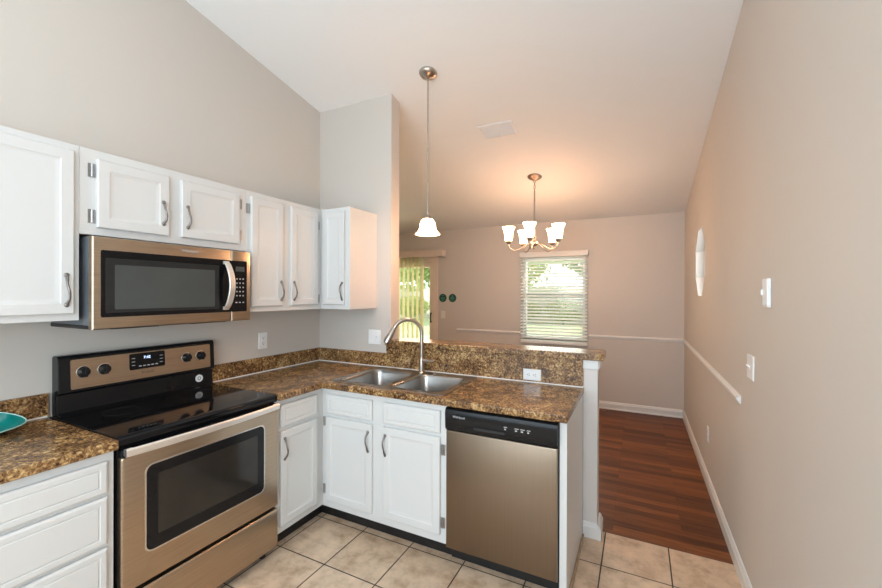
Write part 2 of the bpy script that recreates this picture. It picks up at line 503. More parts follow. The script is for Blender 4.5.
# trim the top of the partition to the slope
for v in mb.bm.verts:
    if v.co.z > 1: v.co.z = cz(v.co.y)
struct(mb.build('wall_partition', 'wall'))
oct_c = (1.63, 1.775); oct_r = 0.30
octo = [(oct_c[0] + oct_r / math.cos(PI / 8) * math.cos(PI / 8 + k * PI / 4), oct_c[1] + oct_r / math.cos(PI / 8) * math.sin(PI / 8 + k * PI / 4)) for k in range(8)]
mb = MB(); mb.poly([(YB, 0), (YF, 0), (YF, cz(YF)), (YB, cz(YB))], [octo], 0.12, FX(XR))
struct(mb.build('wall_right', 'wall'))
WX0, WX1, WZ0, WZ1 = 0.985, 1.825, 0.85, 2.0
DX0, DX1, DZ1 = -2.25, -0.415, 2.035
mb = MB()
mb.poly([(XL, 0), (DX0, 0), (DX0, DZ1), (DX1, DZ1), (DX1, 0), (XR, 0), (XR, cz(YF)), (XL, cz(YF))],
        [[(WX0, WZ0), (WX1, WZ0), (WX1, WZ1), (WX0, WZ1)]], -0.13, FY(YF))
struct(mb.build('wall_far', 'wall'))
mb = MB(); mb.poly([(0.1, cz(0.114)), (0.1, 0), (YF, 0), (YF, cz(YF)), ], [], -0.1, FX(XL))
struct(mb.build('wall_dining_left', 'wall'))
mb = MB(); mb.poly([(-0.1, 0), (XR, 0), (XR, cz(YB)), (-0.1, cz(YB))], [], 0.1, FY(YB))
struct(mb.build('wall_back', 'wall'))
struct(box(0.735, 0.0, 0, 2.24, 0.114, 1.086).build('wall_half', 'wall'), 'half height wall behind the sink counter')

# trims and baseboards
struct(box(2.160, -0.004, 0.0, 2.2405, 0.0, 1.086).build('trim_1', 'trim_warm'), 'white painted end board of the half wall')
mb = MB(); mb.box(2.158, -0.016, 1.030, 2.246, 0.0, 1.086); mb.box(2.2405, 0.0, 1.030, 2.252, 0.114, 1.086)
struct(mb.build('trim_2', 'trim', bevel=0.003), 'white moulding under the bar end')
mb = MB()
def base_prof(t=0.014, h=0.092): return [(0, 0), (t, 0), (t, h * .72), (t * .75, h * .80), (t * .55, h * .93), (t * .25, h), (0, h)]
def run(mb, a, b, n, prof):
    """profile (out, up) swept from a to b, n = outward"""
    a = Vector(a); b = Vector(b); n = Vector(n)
    mb.rings([[p + n * o + Vector((0, 0, u)) for o, u in prof] for p in (a, b)])
run(mb, (2.160, -0.004, 0), (2.2545, -0.004, 0), (0, -1, 0), base_prof())
run(mb, (2.2405, -0.022, 0), (2.2405, 0.134, 0), (1, 0, 0), base_prof(0.024))
struct(mb.build('baseboard_half_wall', 'trim'))
mb = MB(); run(mb, (XR, YB, 0), (XR, YF, 0), (-1, 0, 0), base_prof(0.016, 0.095))
struct(mb.build('baseboard_right', 'trim'))
mb = MB(); run(mb, (DX1 + .07, YF, 0), (XR - .016, YF, 0), (0, -1, 0), base_prof(0.015, 0.095)); run(mb, (DX1 + .07, YF - .015, 0), (XR - .016, YF - .015, 0), (0, -1, 0), [(0, 0), (0.011, 0), (0.009, 0.012), (0, 0.017)])
struct(mb.build('baseboard_far', 'trim'))
rail = [(0, 0), (0.008, 0.002), (0.012, 0.014), (0.020, 0.022), (0.020, 0.032), (0.010, 0.038), (0.006, 0.044), (0, 0.046)]
mb = MB(); run(mb, (-0.04, YF, 0.905), (0.95, YF, 0.905), (0, -1, 0), rail); run(mb, (1.875, YF, 0.905), (XR, YF, 0.905), (0, -1, 0), rail)
struct(mb.build('trim_3', 'trim'), 'white chair rail on the far wall')
mb = MB(); run(mb, (XR, 0.02, 0.905), (XR, YF - .02, 0.905), (-1, 0, 0), rail)
struct(mb.build('trim_4', 'trim'), 'white chair rail on the long wall, ending beside the light switch')

# window_1 (double hung, behind the blinds)
w = bpy.data.objects.new('window_1', None); COL.objects.link(w); struct(w, 'white double hung window'); WL[w.name] = Vector((0, 0, 0))
mb = MB()
for a in ((WX0, WZ0, WX0 + .04, WZ1), (WX1 - .04, WZ0, WX1, WZ1), (WX0 + .04, WZ1 - .04, WX1 - .04, WZ1), (WX0 + .04, WZ0, WX1 - .04, WZ0 + .045)):
    mb.box(a[0], YF + .05, a[1], a[2], YF + .10, a[3])
mb.build('window_frame', 'white_plastic', w, bevel=0.003)
box(WX0 + .04, YF + .045, 1.435, WX1 - .04, YF + .095, 1.482).build('meeting_rail', 'rail_grey', w, bevel=.003)
box(WX0 + .04, YF + .073, WZ0 + .045, WX1 - .04, YF + .077, WZ1 - .04).build('window_pane', 'glass', w)
box(WX0, YF - .0, WZ0 - .012, WX1, YF + .05, WZ0).build('window_sill', 'trim', w)
# window_2 octagon
w = bpy.data.objects.new('window_2', None); COL.objects.link(w); struct(w, 'small octagonal window'); WL[w.name] = Vector((0, 0, 0))
def octs(r, x): return [(x, oct_c[0] + r / math.cos(PI / 8) * math.cos(PI / 8 + k * PI / 4), oct_c[1] + r / math.cos(PI / 8) * math.sin(PI / 8 + k * PI / 4)) for k in range(8)]
MB().rings([octs(oct_r, XR + .07), octs(oct_r, XR + .115), octs(oct_r - .03, XR + .115), octs(oct_r - .03, XR + .07)], closed=True).build('window_frame', 'white_plastic', w)
MB().rings([octs(oct_r - .03, XR + .090), octs(oct_r - .03, XR + .094)]).build('window_pane', 'glass', w)

# door_1 : sliding patio door
d = bpy.data.objects.new('door_1', None); COL.objects.link(d); struct(d, 'sliding glass patio door'); WL[d.name] = Vector((0, 0, 0))
mb = MB()
mb.box(DX0, YF - .012, 0, DX0 + .05, YF + .12, DZ1); mb.box(DX1 - .045, YF - .012, 0, DX1, YF + .12, DZ1); mb.box(DX0 + .05, YF - .012, DZ1 - .05, DX1 - .045, YF + .12, DZ1)
mb.box(DX0 + .05, YF, 0, DX1 - .045, YF + .12, .03)
mb.box(DX1, YF - .016, 0, DX1 + .045, YF, DZ1 + .055); mb.box(DX0 - .055, YF - .016, 0, DX0, YF, DZ1 + .055); mb.box(DX0, YF - .016, DZ1, DX1, YF, DZ1 + .055)
mb.build('door_frame', 'casing', d, bevel=0.003)
for i, (a, b, yy) in enumerate(((DX1 - .95, DX1 - .045, YF + .03), (DX0 + .05, DX1 - .90, YF + .075))):
    mb = MB()
    for q in ((a, .03, a + .08, DZ1 - .05), (b - .08, .03, b, DZ1 - .05), (a + .08, DZ1 - .13, b - .08, DZ1 - .05), (a + .08, .03, b - .08, .16)):
        mb.box(q[0], yy, q[1], q[2], yy + .035, q[3])
    p = mb.build('sliding_panel', 'casing', d, bevel=0.003)
    box(a + .08, yy + .015, .16, b - .08, yy + .019, DZ1 - .13).build('glass_pane', 'glass', p)
    if i == 0:
        mb = MB(); mb.box(b - .055, yy - .035, 1.02, b - .038, yy - .022, 1.18); mb.box(b - .055, yy - .022, 1.025, b - .038, yy, 1.045); mb.box(b - .055, yy - .022, 1.155, b - .038, yy, 1.175)
        mb.build('handle', 'black_matte', p, bevel=0.003)

# ------------------------------------------------------------------ outdoors
mb = MB(); mb.T = Matrix.Translation((0, 0, -0.35)); mb.poly([(-14, YF + .14), (16, YF + .14), (16, 26), (-14, 26)], [], 0.2)
tag(mb.build('lawn', 'grass'), 'sunlit green lawn outside the dining window', 'lawn', kind='stuff')
mb = MB(); mb.T = Matrix.Translation((0, 0, 2.22)); mb.poly([(-4, YF + .14), (5, YF + .14), (5, YF + 4.2), (-4, YF + 4.2)], [], 0.12)
struct(mb.build('porch_roof', 'stucco'), 'pale porch soffit above the window')

def foliage(mb, c, r, n, size):
    for _ in range(n):
        while True:
            p = Vector((random.uniform(-1, 1), random.uniform(-1, 1), random.uniform(-1, 1)))
            if 0.2 < p.length < 1: break
        p = Vector(c) + Vector((p.x * r[0], p.y * r[1], p.z * r[2]))
        a = Vector((random.gauss(0, 1), random.gauss(0, 1), random.gauss(0, 1))).normalized()
        b = a.cross(Vector((random.gauss(0, 1), random.gauss(0, 1), random.gauss(0, 1)))).normalized()
        a, b = a * size * random.uniform(.6, 1.3), b * size * .55
        mb._f([mb._v(p + a), mb._v(p + b), mb._v(p - a), mb._v(p - b)])

def tree(x, y, h, r, leaf, label):
    t = thing('tree', label, 'tree', (x, y, -0.15), 'trees behind the house')
    mb = MB()
    mb.tube([(x, y, -.14), (x + .05, y, h * .3), (x - .04, y + .03, h * .6), (x, y, h * .85)], [.16, .12, .09, .03], 9)
    for k in range(6):
        a = k * 1.05; z = h * (.38 + .06 * k)
        mb.tube([(x, y, z), (x + r * .4 * math.cos(a), y + r * .4 * math.sin(a), z + .4), (x + r * .75 * math.cos(a), y + r * .75 * math.sin(a), z + .9)], [.05, .035, .01], 6)
    mb.build('trunk', 'bark', t, smooth=True, ang=60)
    mb = MB()
    for k in range(9):
        a = k * 0.9
        foliage(mb, (x + r * .5 * math.cos(a), y + r * .5 * math.sin(a), h * (.42 + .06 * k)), (r * .66, r * .66, h * .17), 420, .17)
    mb.build('crown', leaf, t)
tree(-8.4, 14.0, 6.2, 2.1, 'leaf', 'leafy green tree seen between the vertical blind slats')
tree(-3.6, 16.6, 6.6, 2.0, 'leaf_b', 'yellowish tree in the yard between the patio door and window views')
tree(0.8, 16.9, 6.0, 2.0, 'leaf', 'dark leafy tree seen in the window, beside the left sash edge')
tree(-13.0, 17.0, 6.4, 2.1, 'leaf_b', 'broad tree at the far corner of the yard beyond the patio door')
def bush(x, y, r, h, label):
    t = thing('bush', label, 'bush', (x, y, -.15), 'low bushes in front of the fence')
    mb = MB(); mb.tube([(x, y, -.14), (x, y + .02, h * .5)], [.05, .02], 7); mb.build('stem', 'bark', t)
    mb = MB(); foliage(mb, (x, y, h * .52), (r, r * .8, h * .5), 1500, .10); mb.build('leaves', 'leaf_b', t)
bush(-3.2, 19.0, .95, 1.0, 'round bush at the fence, at the sash side nearest the patio door')
bush(-1.1, 18.9, 1.0, 1.1, 'wide low bush at the fence behind the middle of the dining window')
bush(-10.2, 18.6, 1.2, 1.3, 'tall round bush at the fence beyond the patio door')
f = thing('yard_fence', 'pale board fence across the back yard', 'fence', (-1, 20, -.15))
mb = MB()
for k in range(160): mb.box(-17 + k * .16, 20, -.149, -17 + k * .16 + .157, 20.025, 1.85 + .02 * math.sin(k * 2.1))
mb.build('fence_boards', 'fence', f)
mb = MB(); mb.box(-17, 20.03, .2, 8.4, 20.08, .29); mb.box(-17, 20.03, 1.2, 8.4, 20.08, 1.29); mb.build('fence_rail', 'fence', f)

# ------------------------------------------------------------------ wall cabinets
UZ0, UZ1, UD = 1.372, 2.114, 0.330
def cabinet(name, label, boxargs, group=None, loc=None):
    x0, y0_, z0, x1, y1_, z1 = boxargs
    t = thing(name, label, 'cabinet', ((x0 + x1) / 2, (y0_ + y1_) / 2, z0), group)
    box(*boxargs).build('body', 'cab', t, bevel=0.0015)
    return t
def door(t, fr, u0, v0, u1, v1, d, hu=None, hv=(0, 0), hs=None, hz=None, style='door'):
    dr = panel_door('door' if style == 'door' else 'drawer_front', fr, u0, v0, u1, v1, t, style)
    if hu is not None: pull(fr, hu, hv[0], hv[1], 0.019, dr)
    if hs is not None:
        for v in (hz or (v0 + .055, v1 - .055)): hinge(fr, hs, v, 0.0, dr)
    return dr
fx = FX(UD)
c = cabinet('wall_cabinet', 'tall white wall cabinet over the counter, left of the microwave', (0.001, -2.71, UZ0, UD, -1.7655, UZ1), 'white wall cabinets')
door(c, fx, -2.245, 1.400, -1.787, 2.085, 0, -1.813, (1.442, 1.558))
door(c, fx, -2.69, 1.400, -2.255, 2.085, 0, -2.66, (1.442, 1.558))
c = cabinet('wall_cabinet', 'short white two-door wall cabinet directly above the microwave', (0.001, -1.7645, 1.742, UD, -0.9655, UZ1), 'white wall cabinets')
door(c, fx, -1.708, 1.775, -1.412, 2.075, 0, -1.440, (1.835, 1.935), -1.722, (1.822, 2.022))
door(c, fx, -1.352, 1.778, -1.020, 2.075, 0, -1.322, (1.835, 1.935), -1.009, (1.835, 2.02))
c = cabinet('wall_cabinet', 'tall white two-door wall cabinet between the microwave and the room corner', (0.001, -0.9645, UZ0, UD, -0.3305, UZ1), 'white wall cabinets')
door(c, fx, -0.940, 1.405, -0.700, 2.080, 0, -0.716, (1.448, 1.560), -0.952, (2.005,))
door(c, fx, -0.630, 1.405, -0.378, 2.080, 0, -0.606, (1.448, 1.560), -0.366, (1.450, 1.99))
c = cabinet('wall_cabinet', 'narrow white wall cabinet beside the sink with a plain exposed side', (0.001, -0.3295, UZ0, 0.602, -0.001, UZ1), 'white wall cabinets')
door(c, FY(-0.3295), 0.362, 1.405, 0.560, 2.085, 0, 0.545, (1.448, 1.560))
# fix protrusion offsets: doors sit on the body face

# ------------------------------------------------------------------ base cabinets
CT, CB = 0.914, 0.876
BF = 0.610
def toe(t, a): box(*a).build('toe_kick', 'kick', t)
c = cabinet('base_cabinet', 'white three-drawer base cabinet under the counter left of the stove', (0.03, -2.72, 0.10, BF + .005, -1.766, CB - .001), 'white base cabinets')
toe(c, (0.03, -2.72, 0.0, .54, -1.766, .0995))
fb = FX(BF + .005)
for z0, z1 in ((.715, .838), (.518, .702), (.318, .505), (.125, .305)):
    panel_door('drawer', fb, -2.235, z0, -1.790, z1, c, 'drawer')
    panel_door('drawer', fb, -2.69, z0, -2.25, z1, c, 'drawer')
c = cabinet('base_cabinet', 'white single-door corner base cabinet right of the stove', (0.03, -0.988, 0.10, BF, -0.03, CB - .001), 'white base cabinets')
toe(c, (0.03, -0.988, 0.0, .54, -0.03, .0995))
fb = FX(BF)
panel_door('drawer_front', fb, -.960, .712, -.672, .842, c, 'drawer')
door(c, fb, -.960, .142, -.672, .690, 0, -.935, (.530, .640))
c = cabinet('base_cabinet', 'white two-door base cabinet under the double sink', (BF + .001, -BF, 0.10, 1.514, -0.03, CB - .19), 'white base cabinets')
box(BF + .001, -BF, CB - .19, 1.514, -.595, CB - .001).build('front_rail', 'cab', c)
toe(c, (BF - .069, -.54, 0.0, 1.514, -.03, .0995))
fb = FY(-BF)
panel_door('drawer_front', fb, .650, .712, 1.016, .838, c, 'drawer')
panel_door('drawer_front', fb, 1.098, .712, 1.480, .838, c, 'drawer')
door(c, fb, .650, .150, 1.018, .692, 0, .990, (.530, .640),   .632, (.215, .655))
door(c, fb, 1.100, .150, 1.480, .692, 0, 1.098 + .018, (.530, .640), 1.493, (.215, .62))
# peninsula end panel
t = thing('end_panel', 'white glossy end panel closing the counter beside the dishwasher', 'panel', (2.14, -.3, 0))
mb = MB(); mb.box(2.1225, -BF, .0, 2.157, -.017, CB - .001); mb.build('panel_board', 'cab', t, bevel=0.0015)
box(2.1572, -BF + .005, 0.0, 2.169, -.020, .020).build('shoe_moulding', 'shoe', t, bevel=0.004)

# ------------------------------------------------------------------ countertops
def sheet(outer, holes, z0, z1, mb=None):
    mb = mb or MB(); T = mb.T; mb.T = Matrix.Translation((0, 0, z0)); mb.poly(outer, holes, z1 - z0); mb.T = T; return mb
SX0, SX1, SY0, SY1 = 0.655, 1.480, -0.592, -0.045
t = thing('countertop', 'short straight brown granite-look laminate counter left of the stove', 'countertop', (.32, -2.2, CB))
sheet([(0.001, -2.74), (.648, -2.74), (.648, -1.762), (0.001, -1.762)], [], CB, CT).build('slab', 'laminate', t, bevel=0.006, seg=3)
box(0.001, -2.74, CT, .020, -1.7575, 1.022).build('backsplash', 'laminate', t, bevel=0.002)
mb = MB(); mb.tube([(.0215, -2.74, CT + .002), (.0215, -1.764, CT + .002)], .0045, 8); mb.build('caulk_line', 'caulk', t)
t = thing('countertop', 'L-shaped brown granite-look laminate counter holding the sink', 'countertop', (.32, -.32, CB))
sheet([(0.001, -.986), (.648, -.986), (.648, -.648), (2.163, -.648), (2.163, -.001), (0.001, -.001)],
      [[(SX0 + .02, SY0 + .02), (SX1 - .02, SY0 + .02), (SX1 - .02, SY1 - .02), (SX0 + .02, SY1 - .02)]], CB, CT).build('slab', 'laminate', t, bevel=0.006, seg=3)
mb = MB(); mb.box(0.001, -.986, CT, .020, -.001, 1.022); mb.box(.020, -.020, CT, .705, -.001, 1.022)
mb.build('backsplash', 'laminate', t, bevel=0.002)
box(.705, -.020, CT, 2.158, -.001, 1.0855).build('tall_backsplash', 'laminate', t)
mb = MB(); mb.tube([(.0215, -.986, CT + .002), (.0215, -.0215, CT + .002), (2.158, -.0215, CT + .002)], .0048, 8)
mb.build('caulk_line', 'caulk', t)
# bar top
mb = MB()
r = .03
out = [(.700, -.036)] + [(2.276 - r + r * math.cos(a), -.036 + r + r * math.sin(a)) for a in [-PI / 2 + PI / 2 * k / 6 for k in range(7)]] \
    + [(2.276 - r + r * math.cos(a), .185 - r + r * math.sin(a)) for a in [PI / 2 * k / 6 for k in range(7)]] + [(.737, .185), (.737, -.001), (.700, -.001)]
sheet(out, [], 1.0865, 1.127, mb)
tag(mb.build('bar_top', 'laminate', None, bevel=0.005, seg=3), 'raised granite-look bar ledge on top of the half wall', 'bar ledge')

# ------------------------------------------------------------------ sink
t = thing('kitchen_sink', 'stainless steel double-bowl drop-in sink in the counter', 'sink', (1.07, -.32, CT))
mb = MB()
def outer_pts(x0, y0, x1, y1, inner, cx, cy):
    res = []
    for px, py, _ in inner:
        dx, dy = px - cx, py - cy
        k = min(((x1 - cx) if dx > 0 else (x0 - cx)) / dx if abs(dx) > 1e-6 else 9e9,
                ((y1 - cy) if dy > 0 else (y0 - cy)) / dy if abs(dy) > 1e-6 else 9e9)
        res.append((cx + dx * k, cy + dy * k))
    return res
XM = 1.068
bowls = [(.700, -.548, 1.045, -.135), (1.092, -.548, 1.438, -.135)]
zt = CT + .004
for (x0, y0_, x1, y1_), (ax, bx_) in zip(bowls, ((SX0, XM), (XM, SX1))):
    cxx, cyy = (x0 + x1) / 2, (y0_ + y1_) / 2
    top = rrect(x0, y0_, x1, y1_, .055, 0, 6)
    # align the four cell corners by using a dense ring
    op = outer_pts(ax, SY0, bx_, SY1, top, cxx, cyy)
    # snap nearest to corners
    for qx in (ax, bx_):
        for qy in (SY0, SY1):
            j = min(range(len(op)), key=lambda i: (op[i][0] - qx) ** 2 + (op[i][1] - qy) ** 2); op[j] = (qx, qy)
    rs = [[(x, y, CT + .0005) for x, y in op], [(x, y, zt) for x, y in op], [(x, y, zt) for x, y, _ in top]]
    for ins, z, rr in ((.004, zt - .004, .053), (.008, zt - .02, .052), (.014, CT - .12, .055), (.020, CT - .155, .06), (.045, CT - .176, .06), (.09, CT - .180, .05)):
        rs.append([(x, y, z) for x, y, _ in rrect(x0 + ins, y0_ + ins, x1 - ins, y1_ - ins, rr, 0, 6)])
    mb.rings(rs, cap0=False, cap1=True)
o = mb.build('basin', 'sinksteel', t, smooth=True, ang=50)
for (x0, y0_, x1, y1_) in bowls:
    c2 = ((x0 + x1) / 2, (y0_ + y1_) / 2, CT - .1797)
    MB().lathe([(.043, 0), (.043, .002), (.038, .003), (.034, .001), (.012, .001), (.010, .004), (.002, .005)], c2, n=24).build('drain', 'chrome', t, smooth=True)
MB().lathe([(.016, 0), (.016, .003), (.012, .005), (.002, .006)], (1.165, -.085, zt + .0002), n=16).build('hole_cover', 'chrome', t, smooth=True)
# faucet
t = thing('faucet', 'brushed nickel gooseneck pull-down faucet behind the sink', 'faucet', (1.06, -.09, zt))
bx0, by0 = 1.06, -.088
MB().lathe([(.028, 0.0003), (.028, .004), (.024, .008), (.019, .012), (.0175, .10), (.0165, .105), (.0145, .11)], (bx0, by0, zt), n=24).build('base', 'nickel', t, smooth=True)
mb = MB()
dx, dy = -.72, -.69
R_ = .105; zc_ = 1.203
pts = [(bx0, by0, zt + .105), (bx0, by0, 1.10), (bx0, by0, 1.16)]
for k in range(15):
    a = k / 14 * math.radians(158)
    h = R_ * (1 - math.cos(a))
    pts.append((bx0 + dx * h, by0 + dy * h, zc_ + R_ * math.sin(a) * 0.95))
mb.tube(pts, .0142, 14)
mb.build('gooseneck_spout', 'nickel', t, smooth=True, ang=60)
pe = Vector(pts[-1]); pd = (Vector(pts[-1]) - Vector(pts[-2])).normalized()
mb = MB(); mb.tube([pe - pd * .004, pe + pd * .02, pe + pd * .05, pe + pd * .095, pe + pd * .112], [.0155, .0185, .0215, .0265, .0245], 16)
sh = mb.build('spray_head', 'nickel', t, smooth=True, ang=50)
mb = MB(); mb.tube([pe + pd * .1105, pe + pd * .116], [.022, .020], 16); mb.build('spray_face', 'black_matte', sh)
mb = MB(); mb.tube([(bx0 + .010, by0, 1.005), (bx0 + .045, by0, 1.005)], [.017, .016], 14)
mb.tube([(bx0 + .040, by0, 1.008), (bx0 + .065, by0 - .003, 1.005), (bx0 + .095, by0 - .008, 1.012), (bx0 + .112, by0 - .010, 1.020)], [.015, .013, .011, .007], 12, sx=.8)
mb.build('lever_handle', 'nickel', t, smooth=True, ang=50)

# ------------------------------------------------------------------ dishwasher
DX, DW = 1.518, .603
t = thing('dishwasher', 'built-in dishwasher with brown-toned steel door and black control strip', 'dishwasher', (DX + DW / 2, -.3, 0))
fd = FY(-.612)
box(DX + .002, -.608, .10, DX + DW - .002, -.03, .868).build('tub_casing', 'black_matte', t)
box(DX + .002, -.55, 0.0, DX + DW - .002, -.03, .0995).build('toe_kick', 'kick', t)
mb = MB(); mb.T = fd
mb.rings([rect(DX + .004, .100, DX + DW - .004, .744, i, dd) for i, dd in ((0, 0), (0, .016), (.002, .021), (.006, .023))])
dw = mb.build('door', 'steel_v', t, smooth=True, ang=30)
mb = MB(); mb.T = fd
x0, x1 = DX + .002, DX + DW - .002
mb.rings([[(x, .747, 0), (x, .749, .024), (x, .765, .031), (x, .838, .034), (x, .860, .029), (x, .868, .016), (x, .868, 0)] for x in (x0, x1)])
pn = mb.build('control_panel', 'black', t, bevel=0.002, smooth=True, ang=30)
text('logo', 'Whirlpool', .017, frame((0, -.6455, 0), (1, 0, 0), (0, -1, 0)), DX + .085, .826, 0.0008, 'print', pn)
mb = MB(); mb.T = FY(-.6450)
for i, w_ in enumerate((.022, .028, .028, .022)):
    u = DX + .335 + [0, .055, .085, .118][i]
    mb.box(u, .812, 0, u + w_ * .8, .815, .0015); mb.box(u + .003, .800, 0, u + w_ * .5, .806, .0015)
mb.build('button_print', 'print', pn)
mb = MB(); mb.T = FY(-.6458); mb.rings([rrect(DX + .17, .772, DX + .34, .785, .006, 0), rrect(DX + .17, .772, DX + .34, .785, .006, .001)])
mb.build('handle_recess', 'black_matte', pn)

# ------------------------------------------------------------------ range
RY0, RY1 = -1.756, -.991
t = thing('stove', 'freestanding electric stove with black glass cooktop and brown steel oven door', 'stove', (.33, (RY0 + RY1) / 2, 0))
mb = MB(); mb.box(.02, RY0 + .003, .06, .610, RY1 - .003, .898)
mb.build('body', 'black', t, bevel=.003)
for yy in (RY0 + .05, RY1 - .05):
    for xx in (.08, .57): MB().lathe([(.018, 0), (.018, .06)], (xx, yy, 0), n=12).build('levelling_foot', 'black_matte', t)
# cooktop with a rolled front
mb = MB()
mb.rings([[(.02, y, .899), (.02, y, .912), (.075, y, .914), (.59, y, .914), (.618, y, .912), (.629, y, .904), (.632, y, .885), (.626, y, .872), (.59, y, .870), (.59, y, .899)] for y in (RY0, RY1)])
mb.build('cooktop', 'black_glass', t, bevel=.002, smooth=True, ang=35)
# burner rings printed on the glass
M['burner_ring'] = pbr('burner_ring_print', (0.05, 0.05, 0.052), .15, var=.1, vscale=10)
for by_, bxx, rr in ((RY0 + .20, .22, .075), (RY0 + .20, .47, .105), (RY1 - .20, .22, .105), (RY1 - .20, .47, .080)):
    mb = MB(); n = 48
    mb.rings([[(bxx + q * math.cos(2 * PI * k / n), by_ + q * math.sin(2 * PI * k / n), z) for k in range(n)] for q, z in ((rr, .9141), (rr, .9144), (rr - .002, .9144), (rr - .002, .9141))], closed=True)
    mb.build('burner_ring', 'burner_ring', t)
# backguard
mb = MB()
sec = [(.006, .905), (.100, .905), (.090, .915), (.058, .925), (.052, 1.010), (.074, 1.018), (.066, 1.180), (.056, 1.192), (.020, 1.192), (.006, 1.185)]
mb.rings([[(x, y, z) for x, z in sec] for y in (RY0 + .014, RY1 - .002)])
bg = mb.build('backguard', 'black', t, bevel=.003)
tilt = math.atan2(.008, .162)
fg = Matrix.Translation((.0745, 0, 1.018)) @ Matrix.Rotation(-tilt, 4, 'Y') @ frame((0, 0, 0), (0, 1, 0), (1, 0, 0))
mb = MB(); mb.T = fg; mb.rings([rrect(RY0 + .058, .012, RY1 - .030, .152, .008, -.001), rrect(RY0 + .058, .012, RY1 - .030, .152, .008, .002)])
cp = mb.build('control_panel', 'steel', t)
mb = MB(); mb.T = fg; mb.rings([rrect(-1.458, .062, -1.285, .147, .008, .0015), rrect(-1.458, .062, -1.285, .147, .008, .005)])
dp = mb.build('display', 'black_glass', cp)
text('clock_digits', '7:42', .020, fg, -1.375, .122, .0054, 'clock', dp)
mb = MB(); mb.T = fg
for k in range(5): mb.box(-1.415 + k * .020, .076, .005, -1.402 + k * .020, .081, .0056)
for k in range(3):
    mb.box(-1.448, .085 + k * .018, .005, -1.432, .088 + k * .018, .0056); mb.box(-1.312, .085 + k * .018, .005, -1.296, .088 + k * .018, .0056)
mb.build('button_print', 'print', dp)
text('logo', 'Whirlpool', .015, fg, -1.372, .042, .0022, 'print_dark', cp)
for y in (-1.650, -1.567, -1.166, -1.083):
    mb = MB(); mb.T = fg
    mb.lathe([(.026, .002), (.026, .006), (.022, .009), (.0205, .026), (.018, .029), (.002, .030)], (y, .090, 0), n=24)
    mb.box(y - .005, .090 - .0235, .026, y + .005, .090 + .0235, .036)
    k = mb.build('knob', 'black', t, bevel=.0012, smooth=True, ang=35)
    mb = MB(); mb.T = fg; mb.lathe([(.0285, .0018), (.0285, .004), (.026, .0045), (.026, .0018)], (y, .090, 0), n=24); mb.build('knob_ring', 'chrome', k, smooth=True)
# round paper sticker under the controls
mb = MB(); mb.T = frame((.0585, 0, 0), (0, 1, 0), (1, 0, 0)); mb.lathe([(.022, -.006), (.022, .0005)], (-1.080, .966, 0), n=28)
st = mb.build('round_sticker', 'white_plastic', t)
mb = MB(); mb.T = frame((.0585, 0, 0), (0, 1, 0), (1, 0, 0)); n = 20
mb.rings([[(-1.080 + q * math.cos(2 * PI * k / n), .966 + q * 1.1 * math.sin(2 * PI * k / n), z) for k in range(n)] for q, z in ((.010, .0004), (.010, .0010), (.007, .0010), (.007, .0004))], closed=True)
mb.build('sticker_print', 'slot', st)
# oven door
DFX = .612
fo = FX(DFX)
mb = MB(); mb.T = fo
mb.rings([rrect(RY0 + .004, .292, RY1 - .004, .834, .008, d_) if i == 0 else rrect(RY0 + .004 + i, .292 + i, RY1 - .004 - i, .834 - i, .008, d_) for i, d_ in ((0, 0), (0, .026), (.003, .031), (.008, .033))])
od = mb.build('oven_door', 'steel', t, smooth=True, ang=30)
mb = MB(); mb.T = fo
WY0, WY1, WV0, WV1 = -1.665, -1.092, .415, .772
mb.rings([rrect(WY0 - .006, WV0 - .006, WY1 + .006, WV1 + .006, .032, .030), rrect(WY0 - .006, WV0 - .006, WY1 + .006, WV1 + .006, .032, .0345),
          rrect(WY0, WV0, WY1, WV1, .028, .0345), rrect(WY0, WV0, WY1, WV1, .028, .030)], closed=True)
mb.build('window_bezel', 'chrome', od, smooth=True, ang=40)
mb = MB(); mb.T = fo
mb.rings([rrect(WY0, WV0, WY1, WV1, .028, .030), rrect(WY0, WV0, WY1, WV1, .028, .0336)])
wb = mb.build('window_border', 'black', od)
mb = MB(); mb.T = fo
mb.rings([rrect(WY0 + .045, WV0 + .055, WY1 - .040, WV1 - .045, .006, .032), rrect(WY0 + .045, WV0 + .055, WY1 - .040, WV1 - .045, .006, .0340)])
mb.build('oven_window', 'oven_glass', od)
mb = MB(); mb.box(DFX, RY0 + .004, .8345, DFX + .030, RY1 - .004, .864); mb.build('top_trim', 'black', od, bevel=.003)
# handle : full width flat bowed bar
mb = MB()
hh = []
for k in range(25):
    s_ = k / 24; y = RY0 + .012 + (RY1 - RY0 - .024) * s_
    bow = .022 * math.sin(PI * s_) ** .8 + .012
    x = DFX + .033 + bow
    hh.append([(x, y, .838), (x + .008, y, .842), (x + .009, y, .866), (x + .002, y, .872), (x - .006, y, .868), (x - .006, y, .842)])
mb.rings(hh)
for y in (RY0 + .012, RY1 - .040): mb.box(DFX + .030, y, .842, DFX + .048, y + .028, .868)
mb.build('handle', 'handle_steel', od, smooth=True, ang=40)
# storage drawer
mb = MB(); mb.T = fo
mb.rings([rect(RY0 + .004, .060, RY1 - .004, .272, i, d_) for i, d_ in ((0, 0), (0, .026), (.004, .031), (.009, .033))])
mb.build('storage_drawer', 'steel', t, smooth=True, ang=30)

